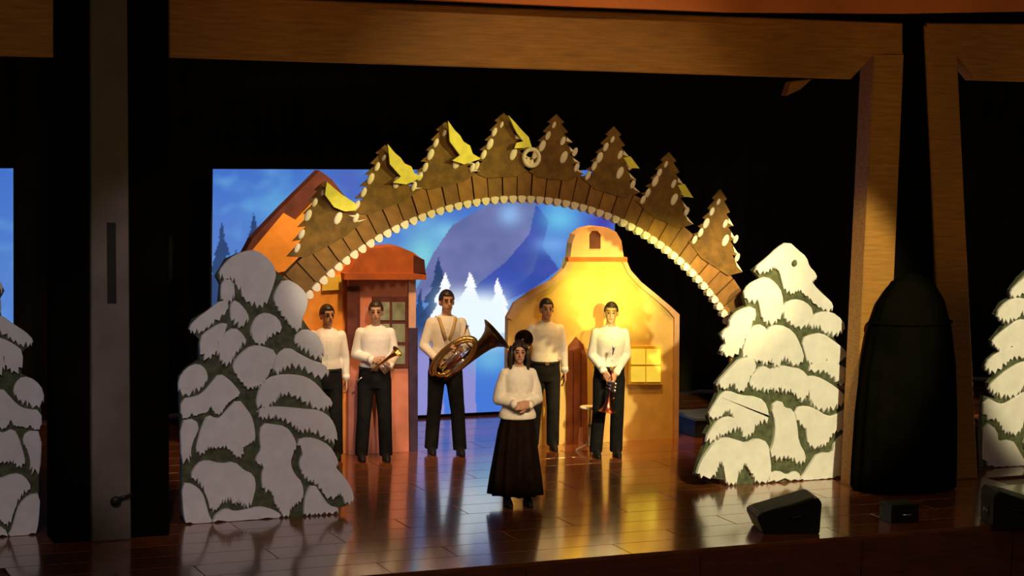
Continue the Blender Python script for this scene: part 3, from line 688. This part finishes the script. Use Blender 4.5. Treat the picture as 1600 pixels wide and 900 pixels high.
    if woman:
        for s in (-1, 1):
            for j in range(5):
                y = -.035+j*.028; r = .024
                ring_tube(bm, [hp(s*.074, y, .06), hp(s*.088, y+.004, -.02), hp(s*.094, y+.006, -.10), hp(s*.090, y-.004, -.18-.01*j)], [r*k*.7, r*k, r*k*1.05, r*k*.5], 8)
        for j in range(7):
            x = -.066+j*.022
            ring_tube(bm, [hp(x, .092, .05), hp(x*1.15, .112, -.04), hp(x*1.2, .112, -.13), hp(x*1.15, .105, -.24)], [.02*k, .027*k, .026*k, .014*k], 8)
        for s in (-1, 1):
            ring_tube(bm, [hp(s*.012, -.066, .10), hp(s*.045, -.078, .072), hp(s*.072, -.055, .03)], [.012*k, .016*k, .012*k], 8)
    fin('hair', bm, HAIR, t, True)
    # --- shirt or blouse
    bm = bmesh.new(); torso(bm, .016 if not woman else .018, 1.0, 1.49)
    if not woman: loft(bm, [(.985*k, 0, 0, .150*k, .105*k), (1.05*k, 0, 0, .165*k, .118*k), (1.10*k, 0, 0, .160*k, .118*k), (1.16*k, 0, 0, .15*k, .112*k)])
    if woman: loft(bm, [(.93*k, 0, 0, .205*k, .165*k), (.98*k, 0, 0, .20*k, .16*k), (1.05*k, 0, 0, .165*k, .13*k), (1.2*k, 0, 0, .17*k, .13*k)])
    for s in (-1, 1):
        a = W[s]*.93+E[s]*.07
        if woman:
            mid = SH[s]*.45+E[s]*.55
            capsule(bm, SH[s], mid, .060*k, .074*k); capsule(bm, mid, E[s], .074*k, .066*k); capsule(bm, E[s], a, .062*k, .042*k)
        else:
            capsule(bm, SH[s], E[s], .058*k, .052*k); capsule(bm, E[s], a, .051*k, .039*k)
    so = remesh('shirt' if not woman else 'blouse', bm, .0105, shirt, t, 4)
    for s in (-1, 1):
        d = (W[s]-E[s]).normalized(); a = W[s]*.93+E[s]*.07
        bm = bmesh.new(); ring_tube(bm, [a-d*.045*k, a+d*.012*k], .043*k if not woman else .047*k, 14); fin('cuff', bm, shirt, so, True)
        bm = bmesh.new()
        P = [V((s*.004, -.092, 1.44)), V((s*.052, -.070, 1.415)), V((s*.074, -.02, 1.475)), V((s*.05, .03, 1.505)), V((s*.045, -.04, 1.50))]
        vv = [bm.verts.new(p) for p in P]; bm.faces.new(vv); g2 = bmesh.ops.solidify(bm, geom=bm.faces[:], thickness=.012*k); fin('collar', bm, shirt, so)
    for j in range(5):
        bm = bmesh.new(); zz = 1.36-.08*j; ell(bm, V((0, -.135-.002*(j == 1), zz)), (.007*k, .005*k, .007*k), 8, 6); fin('button', bm, STANDM, so, True)
    # --- trousers or skirt
    if not woman:
        bm = bmesh.new(); loft(bm, [(z*k, 0, 0, rx*k, ry*k) for z, rx, ry in ((.80, .15, .115), (.90, .180, .134), (.98, .174, .126), (1.03, .170, .122))])
        for s in (-1, 1):
            capsule(bm, HP[s]-V((0, 0, .03)), KN[s], .098*k, .078*k); ring_tube(bm, [KN[s]+V((0, 0, .03)), KN[s]*.5+AN[s]*.5+V((0, .01, 0)), AN[s]+V((0, -.005, -.040))], [.078*k, .076*k, .074*k], 16)
        remesh('trousers', bm, .0115, TROU, t, 4)
        bm = bmesh.new(); loft(bm, [(1.0*k, 0, 0, .178*k, .130*k), (1.035*k, 0, 0, .173*k, .127*k)], 28); bt = fin('belt', bm, SHOE, t, True)
        boxo('buckle', (-.022*k, .022*k, -.138*k, -.126*k, 1.0*k, 1.035*k), BRASS, bt)
    else:
        bm = bmesh.new(); seg = 72; rings = []
        for (z, rx, ry) in ((1.03, .142, .112), (.96, .165, .135), (.80, .20, .165), (.55, .23, .195), (.30, .262, .225), (.12, .28, .24)):
            amp = (1.03-z)*.034
            rings.append([bm.verts.new(((rx+amp*math.sin(11*a))*math.cos(a)*k, (ry+amp*math.sin(11*a+.6))*math.sin(a)*k, z*k)) for a in (2*PI*i/seg for i in range(seg))])
        for a, b in zip(rings, rings[1:]):
            for i in range(seg): bm.faces.new((a[i], a[(i+1) % seg], b[(i+1) % seg], b[i]))
        bmesh.ops.solidify(bm, geom=bm.faces[:], thickness=.008); fin('skirt', bm, SKIRT, t, True)
        bm = bmesh.new(); loft(bm, [(1.0*k, 0, 0, .158*k, .128*k), (1.04*k, 0, 0, .150*k, .121*k)], 28); fin('waistband', bm, SKIRT, t, True)
    for s in (-1, 1):
        bm = bmesh.new(); f0 = FT[s]
        loft(bm, [(.0, f0.x, f0.y-.045*k, .045*k, .135*k), (.018*k, f0.x, f0.y-.045*k, .047*k, .14*k), (.05*k, f0.x, f0.y-.035*k, .044*k, .125*k), (.075*k, f0.x, f0.y-.0*k, .040*k, .085*k), (.105*k, f0.x, f0.y+.018*k, .042*k, .055*k)], 20)
        fin('shoe', bm, SHOE, t, True)
    return t, V
CB = R(-14)
def stand_at(px, py, dx=0): 
    p = fl(px, py); return (p.x, p.y, 0)
HANG = dict(el=((-.215, .03, 1.15), (.215, .03, 1.15)), wr=((-.225, -.02, .90), (.225, -.02, .90)), hd=((0, -.1, -1), (0, -.1, -1)), hn=((1, 0, 0), (-1, 0, 0)))
def pose(**kw):
    d = dict(HANG); d.update(kw); return d
P1, _ = person(stand_at(508, 716), CB, 1.70, 'musician in white shirt half hidden by the left snowy pine', pose(feet=((-.11, 0), (.13, -.03))), turn=.35)
# second: brass horn held in front of the chest
P2, _ = person(stand_at(583, 718), CB, 1.755, 'musician in white shirt with brass horn before the pink house window',
    pose(el=((-.215, .02, 1.16), (.22, .0, 1.16)), wr=((-.04, -.235, 1.13), (.135, -.225, 1.06)), hd=((1, -.2, .1), (-.5, -.6, .3)), hn=((0, 1, -.1), (-.3, .9, 0)), curl=(.9, .9), feet=((-.13, 0), (.14, -.02))), turn=-.1)
# third: tuba player
P3, _ = person(stand_at(693, 708), CB, 1.84, 'tall musician with dark hair carrying a large brass tuba',
    pose(el=((-.24, -.02, 1.16), (.24, -.06, 1.17)), wr=((-.10, -.29, 1.02), (.12, -.33, 1.16)), hd=((.8, -.3, -.1), (-.6, -.4, .4)), hn=((.1, .6, .8), (-.1, .9, -.2)), curl=(.8, .9), feet=((-.13, .02), (.17, -.06))), turn=.15)
# fourth: singer in the long skirt
P4, _ = person(stand_at(805, 788), R(-10), 1.64, 'woman in white blouse and long dark skirt standing in front',
    pose(el=((-.205, .02, 1.13), (.215, .02, 1.13)), wr=((-.06, -.20, 1.10), (.06, -.205, 1.09)), hd=((.9, -.25, .1), (-.9, -.25, .05)), hn=((.1, .9, -.3), (-.1, .9, -.3)), curl=(.7, .7), feet=((-.10, -.04), (.12, -.03))), True, BLOUSE, turn=-.12)
# fifth: behind the singer, one arm raised with a dark horn
P5, _ = person(stand_at(848, 702), CB, 1.73, 'musician in peach lit shirt behind the woman, holding a dark horn',
    pose(el=((-.25, -.02, 1.18), (.22, .03, 1.15)), wr=((-.31, -.22, 1.24), (.232, -.02, .90)), hd=((.1, -.6, .6), (0, -.1, -1)), hn=((.9, .1, 0), (-1, 0, 0)), curl=(.9, .4)), turn=.05)
# sixth: right, both hands on a copper horn pointing down
P6, _ = person(stand_at(948, 712), CB, 1.74, 'musician in white shirt at right, horn lowered before the yellow house',
    pose(el=((-.205, .03, 1.15), (.205, .03, 1.15)), wr=((-.10, -.21, .99), (.02, -.225, .97)), hd=((.5, -.3, -.8), (-.5, -.3, -.8)), hn=((.5, .7, .1), (-.5, .7, .1)), curl=(.8, .8), feet=((-.13, -.02), (.11, 0))), turn=-.2)

# ================================================================== INSTRUMENTS
def frame_of(pers, local, axis, up):
    """world matrix of an instrument: its +Z runs along axis (person space), origin at local"""
    pm_ = Matrix.Translation(pers.location) @ Matrix.Rotation(pers.rotation_euler.z, 4, 'Z')
    z = Vector(axis).normalized(); y = Vector(up); y = (y-z*y.dot(z)).normalized(); x = y.cross(z)
    M = Matrix((x, y, z)).transposed().to_4x4(); M.translation = Vector(local)
    return pm_ @ M
def horn(name, M, mt, label, cat, sc=1.0, bell=.062):
    """trumpet: bell, wound tube, three valves, mouthpiece; bell opens along +Z"""
    t = empty(name, (0, 0, 0), 0, label, cat); t.matrix_world = M
    bm = bmesh.new(); prof = [(bell, .25), (bell*.93, .247), (bell*.62, .225), (bell*.40, .19), (bell*.28, .14), (.012, .05), (.0085, -.05), (.0085, -.12)]
    outer = [(r*sc, z*sc) for r, z in prof]; inner = [((r-.0025)*sc, z*sc) for r, z in prof[:5]]
    lathe(bm, inner[::-1]+outer, 20, None, True); fin('bell', bm, mt, t, True)
    bm = bmesh.new(); L = lambda *p: Vector(p)*sc
    pts = [L(0, 0, -.12)]+[L(0, -.05+.05*math.cos(a), -.12-.05*math.sin(a)) for a in [PI*i/10 for i in range(11)]]+[L(0, -.10, .10)]+[L(0, -.10+.012*math.sin(a), .10) for a in ()]
    ring_tube(bm, pts, .0085*sc, 10)
    pts = [L(.02, -.10, .12)]+[L(.02, -.05-.05*math.cos(a), .12+.05*math.sin(a)) for a in [PI*i/10 for i in range(11)]]+[L(.02, 0, -.26)]
    ring_tube(bm, pts, .0075*sc, 10); ring_tube(bm, [L(0, -.10, .10), L(.02, -.10, .12)], .008*sc, 8); fin('tube', bm, mt, t, True)
    for j in range(3):
        bm = bmesh.new(); z = -.02+.03*j
        lathe(bm, [(.014*sc, 0), (.014*sc, .12*sc), (.008*sc, .125*sc), (.004*sc, .13*sc), (.004*sc, .15*sc), (.009*sc, .152*sc), (.009*sc, .157*sc)], 12, Matrix.Translation(L(.012, -.115, z)) @ Matrix.Rotation(-PI/2, 4, 'X')); fin('valve', bm, SILV, t, True)
    bm = bmesh.new(); lathe(bm, [(.005*sc, -.26*sc), (.006*sc, -.30*sc), (.013*sc, -.325*sc), (.013*sc, -.335*sc)], 14, Matrix.Translation(L(.02, 0, 0))); fin('mouthpiece', bm, SILV, t, True)
    return t
horn('brass_horn', frame_of(P2, (.02, -.30, 1.10), (.55, -.35, .5), (-.2, -.2, 1)), BRASS, 'brass horn held at the chest by the musician before the window', 'horn', 1.05, .065)
horn('dark_horn', frame_of(P5, (-.33, -.34, 1.32), (-.12, -1, .12), (0, 0, 1)), DBRASS, 'dark horn with bell turned to the front, beside the head of the woman in front', 'horn', 1.1, .095)
horn('copper_horn', frame_of(P6, (-.04, -.27, .86), (-.10, .04, -1), (-.3, 1, 0)), COPPER, 'copper red horn pointing down in front of the right musician', 'horn', 1.25, .085)
# tuba
def tuba(M, label):
    t = empty('tuba', (0, 0, 0), 0, label, 'tuba'); t.matrix_world = M
    # long oval body in the local x-z plane, bell along +Z
    a, b = .135, .30
    path = []; rad = []
    n = 64
    for i in range(n+1):      # two turns, growing toward the bell
        u = i/n; ang = -PI*.5+u*4*PI
        sx_ = a*(1-.28*(1-u)); sz = b*(1-.16*(1-u))
        path.append(Vector((sx_*math.cos(ang), -.045*(1-u)*1.2, sz*math.sin(ang)))); rad.append(.014+.030*u*u)
    bm = bmesh.new(); ring_tube(bm, path, rad, 12); fin('main_tube', bm, BRASS, t, True)
    bm = bmesh.new()
    prof = [(.044, -.26), (.050, -.10), (.058, .10), (.070, .25), (.088, .36), (.115, .43), (.160, .485), (.205, .510), (.212, .514), (.205, .507), (.155, .475), (.108, .42), (.080, .35), (.060, .24), (.045, .10)]
    lathe(bm, prof, 28, Matrix.Translation((.125, .03, .0)), True); tag(fin('bell', bm, DBRASS, t, True), 'wide dark bell of the tuba')
    bm = bmesh.new(); pts = [Vector((.125+.0, .03, -.25))]+[Vector((.125*math.cos(x), .03*math.cos(x), -.25-.09*math.sin(x))) for x in [PI*i/12 for i in range(13)]]+[Vector((-.125, -.03, .05))]
    ring_tube(bm, pts, [.046-.0012*i for i in range(len(pts))], 14); fin('bottom_bow', bm, BRASS, t, True)
    for j in range(3):
        bm = bmesh.new(); lathe(bm, [(.021, -.10), (.023, -.095), (.023, .08), (.018, .09), (.006, .095), (.006, .13), (.015, .132), (.015, .14)], 14, Matrix.Translation((-.05+.055*j, -.115, -.02)))
        fin('valve', bm, COPPER if j == 1 else SILV, t, True)
    for j in range(3):
        bm = bmesh.new(); x = -.05+.055*j
        pts = [Vector((x-.02, -.11, -.10))]+[Vector((x-.02*math.cos(c), -.11-.01*math.sin(c), -.15-.02*math.sin(c)-.02*j)) for c in [PI*i/8 for i in range(9)]]+[Vector((x+.02, -.11, -.10))]
        ring_tube(bm, pts, .0085, 8); fin('valve_slide', bm, BRASS, t, True)
    bm = bmesh.new(); ring_tube(bm, [Vector((-.07, -.11, .05)), Vector((-.11, -.11, .15)), Vector((-.14, -.06, .25)), Vector((-.17, -.02, .31))], [.009, .008, .007, .006], 8); fin('leadpipe', bm, BRASS, t, True)
    bm = bmesh.new(); lathe(bm, [(.007, -.03), (.009, 0), (.018, .03), (.018, .038)], 14, Matrix.Translation((-.17, -.02, .31)) @ Matrix.Rotation(-.5, 4, 'Y')); fin('mouthpiece', bm, SILV, t, True)
    for s, (x, z) in enumerate(((-.02, .2), (.04, -.2))):
        bm = bmesh.new(); capsule(bm, (x-.08, -.02, z), (x+.10, .02, z), .008, .008, 8); fin('stay', bm, BRASS, t, True)
tuba(frame_of(P3, (.055, -.33, 1.14), (.80, -.18, .74), (0, 1, .15)), 'large brass tuba tilted to the right in the arms of the tall musician')
# strap across the tuba player's chest
k3 = 1.84/1.75
for s in (-1, 1):
    bm = bmesh.new()
    path = [Vector((s*.10, .06, 1.455))*k3, Vector((s*.085, -.07, 1.455))*k3, Vector((s*.055, -.135, 1.35))*k3, Vector((s*.02, -.145, 1.24))*k3]
    ring_tube(bm, path, [.018, .02, .02, .018], 8)
    fin('strap', bm, mat('tan_strap', (.55, .36, .16), .7), P3, True)

# ================================================================== STAND, WEDGES, COLUMN, SMALL THINGS
def little_stand(px, py, label):
    p = fl(px, py); t = empty('instrument_stand', (p.x, p.y, 0), R(-10), label, 'stand')
    bm = bmesh.new(); lathe(bm, [(.02, .495), (.11, .50), (.118, .508), (.118, .518), (.11, .524), (.02, .524)], 24); fin('top', bm, STANDM, t, True)
    bm = bmesh.new(); lathe(bm, [(.018, .06), (.018, .30), (.013, .305), (.013, .50)], 14); pl = fin('pole', bm, STANDM, t, True)
    bm = bmesh.new(); lathe(bm, [(.024, .285), (.026, .29), (.026, .32), (.022, .325)], 14); fin('collar', bm, SILV, pl, True)
    for j in range(3):
        a = 2*PI*j/3+.4; bm = bmesh.new(); capsule(bm, (0, 0, .10), (.15*math.cos(a), .15*math.sin(a), .012), .011, .011, 8); fin('leg', bm, STANDM, t, True)
    return t
little_stand(920, 706, 'thin pale stand with small round top beside the right musician')
def wedge_speaker(loc, rz, label):
    t = empty('wedge_speaker', loc, rz, label, 'speaker', 'floor wedge speakers on the stage edge')
    # profile (x, z) seen from the hall: low nose at left, grille sloping up to the tall right end
    prof = [(-.24, .0), (.30, .0), (.31, .30), (.27, .35), (-.30, .185), (-.315, .15)]
    bm = bmesh.new(); hd_ = .22
    a = [bm.verts.new((x, -hd_, z)) for x, z in prof]; b = [bm.verts.new((x, hd_, z)) for x, z in prof]; n = len(prof)
    bm.faces.new(a); bm.faces.new(b[::-1])
    for i in range(n): bm.faces.new((a[i], b[i], b[(i+1) % n], a[(i+1) % n]))
    bmesh.ops.recalc_face_normals(bm, faces=bm.faces)
    bmesh.ops.bevel(bm, geom=bm.edges[:], offset=.010, segments=2, affect='EDGES'); fin('cabinet', bm, BLKP, t)
    bm = bmesh.new(); ux, uz = .57/.593, .165/.593
    v = [bm.verts.new((-.285+ux*c-uz*.006, y, .189+uz*c+ux*.008)) for c, y in ((.02, -.19), (.55, -.19), (.55, .19), (.02, .19))]; bm.faces.new(v)
    bmesh.ops.solidify(bm, geom=bm.faces[:], thickness=.012); fin('grille', bm, GRILL, t)
    for s in (-1, 1):
        bm = bmesh.new(); ring_tube(bm, [Vector((.0, s*.222, .15)), Vector((.02, s*.245, .155)), Vector((.12, s*.245, .185)), Vector((.14, s*.222, .19))], .010, 8); fin('handle', bm, BLKP, t, True)
    bm = bmesh.new(); box(bm, .30, .316, -.08, .08, .08, .18); pl = fin('connector_plate', bm, GRILL, t)
    for s in (-.04, .04):
        bm = bmesh.new(); lathe(bm, [(.016, 0), (.016, .008)], 12, Matrix.Translation((.316, s, .13)) @ Matrix.Rotation(PI/2, 4, 'Y')); fin('socket', bm, SILV, pl, True)
    return t
p = fl(1243, 836); wedge_speaker((p.x+.02, p.y+.26, 0), R(-16), 'black wedge speaker on the stage edge below the bright pine')
p = fl(1612, 826); wedge_speaker((p.x+.02, p.y+.26, 0), R(-200), 'black wedge speaker cut off by the right edge')
p = fl(1418, 818); t = empty('floor_box', (p.x, p.y+.15, 0), R(-6), 'small low black box on the stage before the draped column', 'box')
boxo('case', (-.15, .15, -.13, .13, 0, .15), BLKP, t, .012); boxo('lid', (-.155, .155, -.135, .135, .15, .18), BLKP, t, .01)
bm = bmesh.new(); ring_tube(bm, [Vector((-.05, -.135, .09)), Vector((-.045, -.165, .09)), Vector((.045, -.165, .09)), Vector((.05, -.135, .09))], .008, 8); fin('handle', bm, SILV, t, True)
# black draped column in front of the golden posts
p = fl(1433, 770); t = empty('draped_column', (p.x, p.y+.25, 0), 0, 'tall column draped in black cloth before the right golden post', 'column')
bm = bmesh.new(); rings = []; seg = 80
for (z, r) in ((0.0, .56), (.03, .60), (.25, .60), (.8, .585), (1.3, .55), (1.7, .48), (2.0, .38), (2.2, .24), (2.28, .08)):
    rings.append([bm.verts.new(((r+.022*(1-z/2.3)*math.sin(17*a)+.01*math.sin(7*a+z))*math.cos(a), (r*.62+.02*(1-z/2.3)*math.sin(17*a))*math.sin(a), z)) for a in (2*PI*i/seg for i in range(seg))])
for a, b in zip(rings, rings[1:]):
    for i in range(seg): bm.faces.new((a[i], a[(i+1) % seg], b[(i+1) % seg], b[i]))
bm.faces.new(rings[0][::-1]); bm.faces.new(rings[-1]); fin('cloth', bm, BLACK, t, True)
bm = bmesh.new(); pts = []
for i in range(41):
    a = 2*PI*i/40; pts.append(Vector(((.475)*math.cos(a), .30*math.sin(a), 1.78)))
ring_tube(bm, pts, .012, 6, False); fin('cord', bm, BLACK, t, True)
# low dark platform with pale top at the back right
p = fl(1076, 690); t = empty('low_platform', (p.x+.62, p.y+.5, 0), 0, 'low dark platform with pale blue top right of the yellow house', 'platform')
boxo('base', (-.42, .42, -.3, .3, 0, .20), mat('navy_paint', (.015, .02, .035), .6), t, .01); boxo('top', (-.44, .44, -.32, .32, .20, .235), mat('pale_blue_paint', (.10, .14, .20), .5), t, .006)
